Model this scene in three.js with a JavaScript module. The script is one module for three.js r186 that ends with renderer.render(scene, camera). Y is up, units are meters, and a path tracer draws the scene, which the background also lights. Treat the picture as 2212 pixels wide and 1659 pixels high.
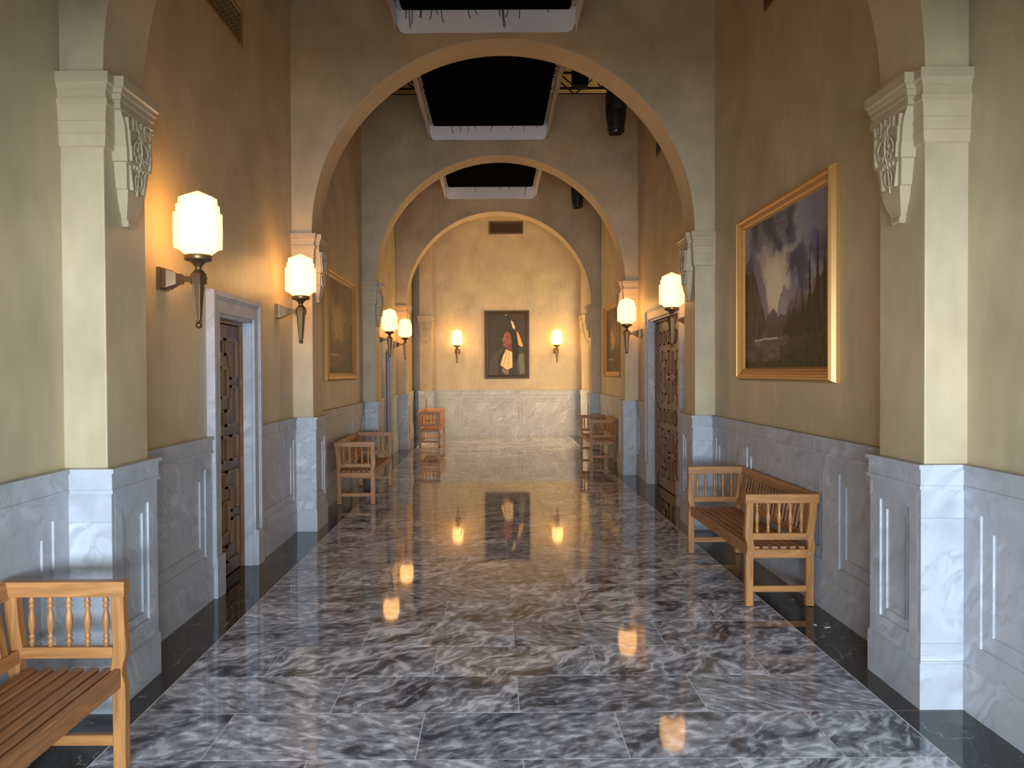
import * as THREE from 'three';
import { RectAreaLightUniformsLib } from 'three/addons/lights/RectAreaLightUniformsLib.js';
import { mergeGeometries } from 'three/addons/utils/BufferGeometryUtils.js';
import { RoundedBoxGeometry } from 'three/addons/geometries/RoundedBoxGeometry.js';

// ---------------------------------------------------------------- camera, light, exposure
const scene = new THREE.Scene();
const renderer = new THREE.WebGLRenderer({ antialias: true });
renderer.toneMapping = THREE.LinearToneMapping;
renderer.toneMappingExposure = 1.0;
renderer.shadowMap.enabled = true;
RectAreaLightUniformsLib.init();
scene.background = new THREE.Color(0x000000);

const FOCAL = 1690;                                       // pixels, of a frame 2212 x 1659
const camera = new THREE.PerspectiveCamera(2 * Math.atan(829.5 / FOCAL) * 180 / Math.PI, 2212 / 1659, 0.05, 100);
camera.position.set(-0.105, 1.64, 0);
camera.rotation.order = 'YXZ';
camera.rotation.set(-Math.atan(24.5 / FOCAL), 0, -0.0051);
camera.setViewOffset(2212, 1659, 39, 0, 2212, 1659);
camera.updateProjectionMatrix();

const daylight = new THREE.RectAreaLight(new THREE.Color().setRGB(0.67, 0.83, 1.0), 76, 3.7, 1.05);   // glazed entrance behind the visitor
daylight.position.set(0, 1.38, 3.70); scene.add(daylight);
const sideWindow = new THREE.RectAreaLight(new THREE.Color().setRGB(1.0, 0.71, 0.36), 5.2, 1.75, 3.5);  // tall window of the end bay, low warm sun on its blinds
sideWindow.position.set(2.50, 1.93, -18.6); sideWindow.rotation.y = Math.PI / 2; scene.add(sideWindow);
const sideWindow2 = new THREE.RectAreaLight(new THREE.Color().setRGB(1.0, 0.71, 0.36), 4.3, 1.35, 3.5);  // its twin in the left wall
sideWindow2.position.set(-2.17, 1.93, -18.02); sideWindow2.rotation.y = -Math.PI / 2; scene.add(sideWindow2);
const LAMP_RGB = [1.0, 0.485, 0.135], LAMP_GLOW = 4.2, LAMP_POWER = 0.64;

// ---------------------------------------------------------------- measures (metres; depth d runs along -z)
const WALL = 2.195, SOFFIT = 1.987, SPRING = 3.105, WALL_TOP = 6.05, BACK = 20.35;
const colFront = (k) => 3.80 + 4.34 * (k - 1), COL_DEPTH = 0.445;
const CAP_TOP = 3.09, RAIL = 1.186;

// ---------------------------------------------------------------- helpers
let seedState = 12345;
const rnd = () => { seedState = (seedState * 1664525 + 1013904223) >>> 0; return seedState / 4294967296; };
const rr = (a, b) => a + (b - a) * rnd();
const clamp = (x, a = 0, b = 1) => Math.min(b, Math.max(a, x));
const smooth = (a, b, x) => { const t = clamp((x - a) / (b - a)); return t * t * (3 - 2 * t); };
const mixc = (a, b, t) => [a[0] + (b[0] - a[0]) * t, a[1] + (b[1] - a[1]) * t, a[2] + (b[2] - a[2]) * t];

function makeNoise(seed) {
  let s = seed >>> 0; const r = () => { s = (s * 1664525 + 1013904223) >>> 0; return s / 4294967296; };
  const p = new Uint8Array(512), gx = new Float32Array(256), gy = new Float32Array(256);
  for (let i = 0; i < 256; i++) { p[i] = i; const a = r() * Math.PI * 2; gx[i] = Math.cos(a); gy[i] = Math.sin(a); }
  for (let i = 255; i > 0; i--) { const j = Math.floor(r() * (i + 1)); const t = p[i]; p[i] = p[j]; p[j] = t; }
  for (let i = 0; i < 256; i++) p[i + 256] = p[i];
  const f = (t) => t * t * t * (t * (t * 6 - 15) + 10);
  return (x, y, px = 256, py = 256) => {
    const fx = Math.floor(x), fy = Math.floor(y), u = x - fx, v = y - fy;
    const x0 = ((fx % px) + px) % px & 255, x1 = (((fx + 1) % px) + px) % px & 255, y0 = ((fy % py) + py) % py & 255, y1 = (((fy + 1) % py) + py) % py & 255;
    const a = p[p[x0] + y0], b = p[p[x1] + y0], c = p[p[x0] + y1], d = p[p[x1] + y1];
    const su = f(u), sv = f(v);
    const n0 = gx[a] * u + gy[a] * v, n1 = gx[b] * (u - 1) + gy[b] * v, n2 = gx[c] * u + gy[c] * (v - 1), n3 = gx[d] * (u - 1) + gy[d] * (v - 1);
    return 1.45 * ((n0 + (n1 - n0) * su) + ((n2 + (n3 - n2) * su) - (n0 + (n1 - n0) * su)) * sv);
  };
}
const NZ = makeNoise(77), NZ2 = makeNoise(991);
function fbm(n, x, y, oct, px = 256, py = 256) {
  let v = 0, a = 0.5, f = 1;
  for (let i = 0; i < oct; i++) { v += a * n(x * f, y * f, Math.min(256, px * f), Math.min(256, py * f)); f *= 2; a *= 0.5; }
  return v;
}
function dataTex(w, h, fn, srgb = true) {                 // fn(u, v, x, y) -> [r, g, b] 0..255; v grows upwards
  const a = new Uint8Array(w * h * 4);
  for (let y = 0, i = 0; y < h; y++) for (let x = 0; x < w; x++, i += 4) {
    const c = fn((x + 0.5) / w, (y + 0.5) / h, x, y);
    a[i] = clamp(c[0], 0, 255); a[i + 1] = clamp(c[1], 0, 255); a[i + 2] = clamp(c[2], 0, 255); a[i + 3] = 255;
  }
  const t = new THREE.DataTexture(a, w, h);
  t.wrapS = t.wrapT = THREE.RepeatWrapping; t.magFilter = THREE.LinearFilter; t.minFilter = THREE.LinearMipmapLinearFilter; t.generateMipmaps = true;
  if (srgb) t.colorSpace = THREE.SRGBColorSpace;
  t.needsUpdate = true;
  return t;
}
function boxUV(g, ox = 0, oy = 0) {                       // uv in metres by the way each triangle faces
  const n = g.index ? g.toNonIndexed() : g, P = n.attributes.position, uv = new Float32Array(P.count * 2);
  const a = new THREE.Vector3(), b = new THREE.Vector3(), c = new THREE.Vector3(), e = new THREE.Vector3();
  for (let i = 0; i < P.count; i += 3) {
    a.fromBufferAttribute(P, i); b.fromBufferAttribute(P, i + 1); c.fromBufferAttribute(P, i + 2);
    e.copy(c).sub(a).cross(b.clone().sub(a));
    const x = Math.abs(e.x), y = Math.abs(e.y), z = Math.abs(e.z);
    for (let k = 0; k < 3; k++) {
      const q = [a, b, c][k];
      const [u, v] = x >= y && x >= z ? [q.z, q.y] : z >= y ? [q.x, q.y] : [q.x, q.z];
      uv[(i + k) * 2] = u + ox; uv[(i + k) * 2 + 1] = v + oy;
    }
  }
  n.setAttribute('uv', new THREE.BufferAttribute(uv, 2));
  return n;
}
function woodUV(g) {                                      // grain along the longest side
  const n = g.index ? g.toNonIndexed() : g; n.computeBoundingBox();
  const s = n.boundingBox.getSize(new THREE.Vector3()).toArray(), L = s.indexOf(Math.max(...s)), o = [0, 1, 2].filter((i) => i !== L);
  const P = n.attributes.position, N = n.attributes.normal, uv = new Float32Array(P.count * 2), ou = rnd() * 3, ov = rnd() * 3;
  for (let i = 0; i < P.count; i++) {
    const q = [P.getX(i), P.getY(i), P.getZ(i)], m = [Math.abs(N.getX(i)), Math.abs(N.getY(i)), Math.abs(N.getZ(i))];
    const across = m[o[0]] > m[o[1]] ? q[o[1]] : q[o[0]];
    uv[2 * i] = q[L] + ou; uv[2 * i + 1] = across + ov;
  }
  n.setAttribute('uv', new THREE.BufferAttribute(uv, 2));
  return n;
}
const flat = (g) => (g.index ? g.toNonIndexed() : g);
function clean(g) { const n = flat(g); for (const k of Object.keys(n.attributes)) if (!['position', 'normal', 'uv'].includes(k)) n.deleteAttribute(k); n.morphAttributes = {}; n.clearGroups(); return n; }
function merge(list) { const l = list.map(clean); return l.length === 1 ? l[0] : mergeGeometries(l, false); }
const box = (x0, x1, y0, y1, z0, z1) => new THREE.BoxGeometry(Math.abs(x1 - x0), Math.abs(y1 - y0), Math.abs(z1 - z0)).translate((x0 + x1) / 2, (y0 + y1) / 2, (z0 + z1) / 2);
const rbox = (x0, x1, y0, y1, z0, z1, r = 0.004) => new RoundedBoxGeometry(Math.abs(x1 - x0), Math.abs(y1 - y0), Math.abs(z1 - z0), 1, r).translate((x0 + x1) / 2, (y0 + y1) / 2, (z0 + z1) / 2);
function mesh(name, geos, mat, parent) {
  const m = new THREE.Mesh(merge(Array.isArray(geos) ? geos : [geos]), mat);
  m.name = name; m.castShadow = m.receiveShadow = true; (parent || scene).add(m);
  return m;
}
const used = {};
const numbered = (n) => { used[n] = (used[n] ?? -1) + 1; return used[n] ? n + '_' + String(used[n]).padStart(3, '0') : n; };
function thing(name, label, category, group) {
  const o = new THREE.Group(); o.name = numbered(name); o.userData = { label, category }; if (group) o.userData.group = group; scene.add(o); return o;
}
function struct(name, geos, mat, label, category) {
  const m = mesh(numbered(name), geos, mat); m.userData = { kind: 'structure', label, category }; return m;
}
function copy(o, label) { const c = o.clone(); c.name = numbered(o.name.replace(/_\d{3}$/, '')); c.userData = { ...o.userData, label }; scene.add(c); return c; }
function stacked(levels, section) {                       // solid through a row of sections; section(level) -> ring of [x, z]
  const pos = [];
  const quad = (a, b, c, d) => pos.push(...a, ...b, ...c, ...a, ...c, ...d);
  const rings = levels.map((l) => section(l).map(([x, z]) => [x, l[0], z]));
  for (let i = 0; i + 1 < rings.length; i++) {
    const A = rings[i], B = rings[i + 1], n = A.length;
    for (let k = 0; k < n; k++) quad(A[k], A[(k + 1) % n], B[(k + 1) % n], B[k]);
  }
  const cap = (R, up) => { for (let k = 1; k + 1 < R.length; k++) up ? pos.push(...R[0], ...R[k + 1], ...R[k]) : pos.push(...R[0], ...R[k], ...R[k + 1]); };
  cap(rings[0], levels[0][0] > levels[levels.length - 1][0]); cap(rings[rings.length - 1], levels[0][0] < levels[levels.length - 1][0]);
  const g = new THREE.BufferGeometry(); g.setAttribute('position', new THREE.Float32BufferAttribute(pos, 3)); g.computeVertexNormals();
  return boxUV(g);
}

// ---------------------------------------------------------------- textures
// plaster: brushed mottling, 3 m a side
const plasterTex = dataTex(1024, 1024, (u, v) => {
  const a = fbm(NZ, u * 6, v * 6, 4, 6, 6), b = fbm(NZ2, u * 40, v * 12, 3, 40, 12), c = fbm(NZ2, u * 3 + 9, v * 3, 2, 3, 3);
  const k = 1 + 0.13 * a + 0.05 * b + 0.08 * c;
  return [214 * k, 210.5 * k - 4 * c, 203 * k - 14 * c];
});
plasterTex.repeat.set(1 / 3, 1 / 3);
const plasterBump = dataTex(512, 512, (u, v) => { const b = fbm(NZ, u * 48, v * 10, 3, 48, 10), c = fbm(NZ2, u * 12, v * 8, 3, 12, 8); const g = 128 + 70 * b + 60 * c; return [g, g, g]; }, false);
plasterBump.repeat.set(1 / 1.5, 1 / 1.5);
// pale wainscot marble, 1.8 m a side, veins running diagonally
const marbleTex = dataTex(1024, 1024, (u, v) => {
  const wx = fbm(NZ, u * 5, v * 5, 3, 5, 5), wy = fbm(NZ2, u * 5, v * 5, 3, 5, 5);
  const cl = fbm(NZ, (u * 4 + v * 3) + wx * 0.8, (v * 4 - u * 2) + wy * 0.8, 4, 256, 256);
  const c0 = fbm(NZ, u * 4 + wx * 0.7, v * 4 + wy * 0.7, 5, 4, 4);
  const p = u + v, q = u - v;                               // both wrap when multiplied by whole numbers
  const st = fbm(NZ2, (u * 3 + v * 3) + 1.3 * wx, (v * 11 - u * 11) + 2.0 * wy, 4, 3, 11), sm = fbm(NZ, (u * 2 + v * 2) + 0.9 * wy, (v * 5 - u * 5) + 1.5 * wx, 3, 2, 5);
  void p; void q;
  const vein = Math.pow(clamp(1 - Math.abs(st) * 3.2), 3) * smooth(-0.1, 0.35, c0 + sm);
  const k = 214 + 24 * c0 + 44 * sm - 30 * vein + 15 * st + 4 * cl;
  return [k * 0.995, k, k * 1.012];
});
marbleTex.repeat.set(1 / 1.8, 1 / 1.8);
// dark border stone with thin pale veins, 1.4 m
const darkTex = dataTex(1024, 1024, (u, v) => {
  const wx = fbm(NZ, u * 4, v * 4, 4, 4, 4), wy = fbm(NZ2, u * 4, v * 4, 4, 4, 4);
  const n = fbm(NZ2, u * 6 + wx, v * 6 + wy, 4, 6, 6), q = NZ(u * 5 + wy * 1.3, v * 5 + wx * 1.3, 5, 5);
  const vein = Math.pow(1 - Math.min(1, Math.abs(q) * 2.2), 26) * smooth(-0.1, 0.3, n + 0.1);
  const k = 46 + 26 * n;
  return [k * 1.02 + 120 * vein, k + 116 * vein, k * 0.97 + 106 * vein];
});
darkTex.repeat.set(1 / 1.4, 1 / 1.4);
// floor marble: 3 x 6 slabs in one atlas
const ATLAS_C = 3, ATLAS_R = 6;
const slabs = []; { const keep = seedState; seedState = 4242; for (let i = 0; i < 18; i++) slabs.push({ th: rr(0.25, 0.95) * (rnd() < 0.3 ? -0.6 : 1), ox: rr(0, 90), oy: rr(0, 90), bold: i % 3 === 1 ? rr(0.7, 1) : rr(0.05, 0.4), bright: rr(-0.07, 0.09), an: rr(1.5, 2.3) }); seedState = keep; }
const floorTex = dataTex(2046, 2046, (u, v) => {
  const cx = Math.min(2, Math.floor(u * ATLAS_C)), cy = Math.min(5, Math.floor(v * ATLAS_R)), s = slabs[cy * 3 + cx];
  const x = (u * ATLAS_C - cx) * 2, y = (v * ATLAS_R - cy);             // 2 : 1 slab
  const c = Math.cos(s.th), n = Math.sin(s.th);
  const w1 = fbm(NZ, x * 1.5 + s.ox, y * 1.5 + s.oy, 2), w2 = fbm(NZ2, x * 1.5 + s.ox, y * 1.5 + s.oy, 3);
  const a = x * c + y * n + (0.06 + 0.14 * s.bold) * w1, b = -x * n + y * c + (0.07 + 0.20 * s.bold) * w2;
  const dash = fbm(NZ, a * 6 + s.ox, b * 6 * s.an + s.oy, 4);           // flaky grain
  const big = fbm(NZ2, a * 1.3 + s.oy, b * 1.5 * s.an + s.ox, 3);       // clouds along the grain
  const rid = 1 - Math.abs(fbm(NZ, a * 0.9 + s.oy + 7, b * 2.6 + s.ox, 3)) * 3.0;
  const hair = 1 - Math.abs(fbm(NZ2, a * 2.2 + s.ox + 17, b * 4.5 + s.oy, 3)) * 4.2;
  let k = 0.37 + s.bright + 0.30 * dash + (0.30 + 0.35 * s.bold) * big;
  k += 0.20 * smooth(0.12, 0.20, dash) - 0.08 * smooth(0.10, 0.22, -dash);
  k += (0.12 + 0.52 * s.bold) * Math.pow(clamp(rid), 5) + 0.10 * s.bold * Math.pow(clamp(hair), 9);
  k -= 0.22 * s.bold * smooth(0.10, 0.36, -big);
  k = clamp(k, 0.05, 0.95);
  return k < 0.4 ? mixc([74, 75, 82], [154, 155, 163], k / 0.4) : mixc([154, 155, 163], [244, 244, 250], (k - 0.4) / 0.55);
});
// wood
const woodTex = dataTex(1024, 512, (u, v) => {
  const w = fbm(NZ, u * 2, v * 4, 3, 2, 4), g = fbm(NZ2, u * 4 + w, v * 60 + w * 5, 3, 4, 60), r = Math.sin((v * 14 + w * 2.2) * Math.PI * 2), pore = Math.pow(clamp(fbm(NZ, u * 10, v * 140, 2, 10, 140) + 0.35), 3);
  const k = 0.86 + 0.12 * g + 0.05 * r + 0.10 * w - 0.22 * pore;
  return [235 * k, 230 * k, 222 * k];
});
woodTex.repeat.set(1 / 1.2, 1 / 0.6);
const clothTex = dataTex(256, 256, (u, v) => { const k = 200 + 55 * fbm(NZ, u * 30, v * 8, 3, 30, 8) + 40 * Math.sin(u * 32 * Math.PI * 2) * 0.3; return [k, k, k]; });
clothTex.repeat.set(4, 4);

// ---------------------------------------------------------------- materials
const lin = (r, g, b) => new THREE.Color().setRGB(r, g, b);
const std = (color, roughness, extra = {}) => new THREE.MeshStandardMaterial({ color, roughness, metalness: 0, ...extra });
const M = {
  wall: std(lin(0.77, 0.64, 0.42), 0.42, { map: plasterTex, bumpMap: plasterBump, bumpScale: 0.0012 }),
  arch: std(lin(0.745, 0.595, 0.395), 0.5, { map: plasterTex, bumpMap: plasterBump, bumpScale: 0.0005 }),
  marble: std(lin(0.69, 0.70, 0.725), 0.46, { map: marbleTex }),
  dark: std(lin(1, 1, 1), 0.05, { map: darkTex }),
  floor: new THREE.MeshPhysicalMaterial({ color: lin(0.92, 0.955, 1.0), roughness: 0.045, ior: 1.44, map: floorTex }),
  grout: std(lin(0.72, 0.72, 0.72), 0.6),
  teak: std(lin(0.70, 0.315, 0.105), 0.42, { map: woodTex }),
  teakSeat: std(lin(0.60, 0.265, 0.10), 0.45, { map: woodTex }),
  walnut: std(lin(0.26, 0.115, 0.042), 0.40, { map: woodTex }),
  walnutTrim: std(lin(0.36, 0.17, 0.06), 0.36, { map: woodTex }),
  gold: std(lin(0.62, 0.31, 0.085), 0.34, { metalness: 0.3 }),
  bronze: std(lin(0.20, 0.125, 0.062), 0.36, { metalness: 0.75 }),
  brownFrame: std(lin(0.10, 0.06, 0.028), 0.45, { map: woodTex }),
  brass: std(lin(0.30, 0.20, 0.09), 0.5, { metalness: 0.3 }),
  ventBrown: std(lin(0.13, 0.075, 0.035), 0.5, { metalness: 0.3 }),
  black: std(lin(0.008, 0.008, 0.008), 0.9),
  blackGloss: std(lin(0.012, 0.012, 0.012), 0.25),
  velour: new THREE.MeshPhysicalMaterial({ color: lin(0.006, 0.0065, 0.0055), roughness: 1, specularIntensity: 0.0, map: clothTex }),
  skirt: std(lin(0.90, 0.87, 0.87), 0.85),
  deck: std(lin(0.46, 0.40, 0.27), 0.4, { metalness: 0.35 }),
  steel: std(lin(0.04, 0.04, 0.04), 0.5, { metalness: 0.5 }),
  studio: std(lin(0.05, 0.05, 0.05), 0.9),
  rubber: std(lin(0.02, 0.02, 0.02), 0.8),
  copper: std(lin(0.55, 0.30, 0.16), 0.4),
  paper: std(lin(0.8, 0.8, 0.8), 0.8),
  whitePaint: std(lin(0.6, 0.6, 0.6), 0.5),
  shade: std(lin(0.8, 0.7, 0.5), 0.4, { emissive: lin(...LAMP_RGB), emissiveIntensity: LAMP_GLOW }),
  dayPane: std(lin(0.5, 0.5, 0.5), 0.3, { emissive: lin(0.70, 0.83, 1.0), emissiveIntensity: 1.0 }),
  sunPane: std(lin(0.5, 0.5, 0.5), 0.3, { emissive: lin(1.0, 0.71, 0.37), emissiveIntensity: 1.0 }),
  workGlow: std(lin(0.5, 0.5, 0.5), 0.3, { emissive: lin(1.0, 0.62, 0.25), emissiveIntensity: 3.0 }),
};

// ================================================================ SETTING
// ---- floor: slab, marble tiles laid in half bond, dark stone border
const TW = 0.914, TD = 0.457, JOINT = 0.0048, EDGE = 1.81;
{
  const floor = struct('floor', [box(-5, 5, -0.10, -0.0008, 4.2, -24)], M.grout, 'polished grey marble floor with dark stone border', 'floor');
  const geoCache = {};
  const tileGeo = (x0, x1, variant, flip) => {
    const w = x1 - x0 - JOINT, key = [w.toFixed(3), (x0 % TW).toFixed(3), variant, flip].join();
    if (geoCache[key]) return geoCache[key];
    const g = new THREE.BoxGeometry(w, 0.010, TD - JOINT), uv = g.attributes.uv, P = g.attributes.position;
    const c = variant % 3, r = Math.floor(variant / 3), e = 0.008, fw = Math.min(1, w / (TW - JOINT));
    for (let i = 0; i < P.count; i++) {
      let a = (P.getX(i) / w + 0.5) * fw, b = 0.5 - P.getZ(i) / (TD - JOINT);
      if (flip) { a = 1 - a; b = 1 - b; }
      uv.setXY(i, (c + e + a * (1 - 2 * e)) / 3, (r + e + b * (1 - 2 * e)) / 6);
    }
    return (geoCache[key] = g.translate(0, -0.005, 0));
  };
  let last = -1; const far = [];
  const first = -16, rows = Math.ceil((BACK - 3.295) / TD);
  for (let r = first; r < rows; r++) {
    const d0 = 3.295 + r * TD;
    const off = 0.01 + (((r % 2) + 2) % 2 === 0 ? 0 : TW / 2) - TW / 2 * 0;
    for (let k = -4; k < 4; k++) {
      const x0 = Math.max(off - 0.457 + k * TW + (0), -EDGE), x1 = Math.min(off - 0.457 + (k + 1) * TW, EDGE);
      if (x1 - x0 < 0.03) continue;
      let v = Math.floor(rnd() * 18); if (v === last) v = (v + 7) % 18; last = v;
      const g = tileGeo(x0, x1, v, rnd() < 0.35);
      if (d0 < 0.5) { far.push(g.clone().translate((x0 + x1) / 2, 0, -d0 - TD / 2)); continue; }
      const m = new THREE.Mesh(g, M.floor); m.name = 'marble_tile'; m.position.set((x0 + x1) / 2, 0, -d0 - TD / 2); m.castShadow = m.receiveShadow = true; floor.add(m);
    }
  }
  const rest = mesh('marble_tiles_by_the_entrance', far, M.floor, floor); rest.userData.kind = 'stuff';
  for (const s of [-1, 1]) for (let i = -4; i < 22; i++) {
    const z0 = 3.295 + TD + (i - 3) * TW, xo = Math.max(0, 0);
    const g = boxUV(box(s * (EDGE + JOINT), s * 2.46, -0.010, 0, -z0 - JOINT / 2, -z0 - TW + JOINT / 2), rnd() * 4, rnd() * 4);
    mesh('border_stone', g, M.dark, floor);
  }
}

// ---- wall face frames: (s along, y, t out of the wall) -> axis-aligned box
const faces = {
  left: (s, t) => [-WALL + t, -s], right: (s, t) => [WALL - t, -s], back: (s, t) => [s, -BACK + t],
};
const fbox = (f, s0, s1, y0, y1, t0, t1) => { const a = f(s0, t0), b = f(s1, t1); return box(a[0], b[0], y0, y1, a[1], b[1]); };
const stone = (name, geos, parent) => { const ox = rnd() * 5, oy = rnd() * 5; return mesh(name, geos.map((g) => boxUV(g, ox, oy)), M.marble, parent); };
function panelGeos(f, s0, s1, y0, y1, p0, p1, q0, q1, T = 0.034) {   // slab s0..s1, y0..y1 with a two-step recess p0..p1, q0..q1
  const st = 0.011, inset = Math.min(0.075, (p1 - p0) * 0.16), a0 = p0 + inset, a1 = p1 - inset, b0 = q0 + inset, b1 = q1 - inset, o = [];
  o.push(fbox(f, s0, s1, y0, q0, 0, T), fbox(f, s0, s1, q1, y1, 0, T), fbox(f, s0, p0, q0, q1, 0, T), fbox(f, p1, s1, q0, q1, 0, T));
  o.push(fbox(f, p0, p1, q0, b0, 0, T - st), fbox(f, p0, p1, b1, q1, 0, T - st), fbox(f, p0, a0, b0, b1, 0, T - st), fbox(f, a1, p1, b0, b1, 0, T - st));
  o.push(fbox(f, a0, a1, b0, b1, 0, T - 2 * st));
  return o;
}
function wainscot(parent, f, s0, s1, panels, base = true) {           // panels: list of [p0, p1]
  const cuts = [s0]; for (let i = 0; i + 1 < panels.length; i++) cuts.push((panels[i][1] + panels[i + 1][0]) / 2); cuts.push(s1);
  panels.forEach(([p0, p1], i) => stone('wainscot_panel', panelGeos(f, cuts[i] + 0.0007, cuts[i + 1] - 0.0007, 0.23, 1.065, p0, p1, 0.336, 0.96), parent));
  const n = Math.max(1, Math.round((s1 - s0) / 1.35)), L = (s1 - s0) / n;
  for (let i = 0; i < n; i++) {
    const a = s0 + i * L + 0.0008, b = s0 + (i + 1) * L - 0.0008;
    stone('base_stone', [fbox(f, a, b, 0, 0.222, 0, 0.042), fbox(f, a, b, 0.222, 0.232, 0, 0.037)], parent);
    const c = s0 + clamp(i + 0.0, 0, n) * L + 0.0008;
    stone('cap_stone', [fbox(f, c, b, 1.065, 1.085, 0, 0.046), fbox(f, c, b, 1.085, 1.164, 0, 0.040), fbox(f, c, b, 1.164, RAIL, 0, 0.053)], parent);
  }
}
const threePanels = (c) => [[c - 1.82, c - 1.06], [c - 0.80, c + 0.82], [c + 1.05, c + 1.79]];
function wallBoxes(side, s0, s1, holes, top) {                        // thickness 0.25 outwards
  const f = faces[side], o = []; let s = s0;
  for (const [a, b, y0, y1] of holes) {
    o.push(fbox(f, s, a, -0.05, top, -0.25, 0), fbox(f, a, b, y1, top, -0.25, 0)); if (y0 > 0) o.push(fbox(f, a, b, -0.05, y0, -0.25, 0)); s = b;
  }
  o.push(fbox(f, s, s1, -0.05, top, -0.25, 0));
  return o.map((g) => boxUV(g));
}
const bay = (k) => [k ? colFront(k) + COL_DEPTH : -3.9, k < 4 ? colFront(k + 1) : BACK];   // wall run between columns k and k+1
const DOORS = [
  { side: 'left', c: 6.27, w: 0.84, h: 2.10, leaves: 1 },
  { side: 'right', c: 10.53, w: 1.86, h: 2.40, leaves: 2 },
  { side: 'left', c: 15.22, w: 0.84, h: 2.10, leaves: 1 },
];
const CASING = 0.16;
const hole = (d) => [d.c - d.w / 2, d.c + d.w / 2, 0, d.h];
const wallLeft = struct('wall_left', wallBoxes('left', -4, BACK + 0.25, [hole(DOORS[0]), hole(DOORS[2]), [17.30, 18.75, 0.1, 3.75]], WALL_TOP), M.wall, 'left corridor wall of olive beige plaster above pale marble wainscot', 'wall');
const wallRight = struct('wall_right', wallBoxes('right', -4, colFront(4) + COL_DEPTH, [hole(DOORS[1])], WALL_TOP), M.wall, 'right corridor wall of olive beige plaster above pale marble wainscot', 'wall');
{
  const run = (side, k, panels) => wainscot(side === 'left' ? wallLeft : wallRight, faces[side], ...bay(k), panels);
  const doorRun = (d, k) => {
    const par = d.side === 'left' ? wallLeft : wallRight, f = faces[d.side], [s0, s1] = bay(k), a = d.c - d.w / 2 - CASING, b = d.c + d.w / 2 + CASING;
    wainscot(par, f, s0, a, [[s0 + 0.13, a - 0.13]]); wainscot(par, f, b, s1, [[b + 0.13, s1 - 0.12]]);
  };
  for (const s of ['left', 'right']) { const par = s === 'left' ? wallLeft : wallRight; wainscot(par, faces[s], -3.9, -0.3, [[-3.5, -2.2], [-1.9, -0.6]]); wainscot(par, faces[s], -0.3, 3.80, threePanels(1.85)); }
  doorRun(DOORS[0], 1); run('right', 1, threePanels(6.2));
  run('left', 2, threePanels(10.54)); doorRun(DOORS[1], 2);
  doorRun(DOORS[2], 3); run('right', 3, threePanels(14.87));
  wainscot(wallLeft, faces.left, 18.76, BACK, [[18.9, 20.2]]);
}
// ---- end bay: back wall, corner piers, tall side window, plaster ceiling
const RIGHT5 = 2.55;
const wallBack = struct('wall_back', [boxUV(box(-2.6, RIGHT5 + 0.3, -0.05, 5.57, -BACK - 0.25, -BACK))], M.wall, 'end wall of cream plaster above marble wainscot with portrait and two sconces', 'wall');
wainscot(wallBack, faces.back, -2.15, RIGHT5, [[-1.6, -1.02], [-0.83, 0.62], [0.82, 1.90]]);
const winBox = [17.65, 19.55, 0.10, 3.75], winSpan = (f) => (f === f5 ? [17.65, 19.55] : [17.30, 18.75]);
const f5 = (s, t) => [RIGHT5 - t, -s];
const wallEnd = struct('wall_end_right', [
  fbox(f5, 17.265, winBox[0], -0.05, 5.57, -0.25, 0), fbox(f5, winBox[1], BACK, -0.05, 5.57, -0.25, 0), fbox(f5, winBox[0], winBox[1], -0.05, winBox[2], -0.25, 0), fbox(f5, winBox[0], winBox[1], winBox[3], 5.57, -0.25, 0),
  box(WALL, RIGHT5 + 0.25, -0.05, WALL_TOP, -17.265, -17.0)].map((g) => boxUV(g)), M.wall, 'plaster side wall of the end bay beside a tall window', 'wall');
wainscot(wallEnd, f5, 19.56, BACK - 0.35, [[19.63, 19.93]]);
struct('ceiling_end', [boxUV(box(-2.5, RIGHT5 + 0.3, 5.57, 5.67, -17.265, -BACK - 0.25))], M.arch, 'plaster ceiling over the end bay', 'ceiling');
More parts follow.
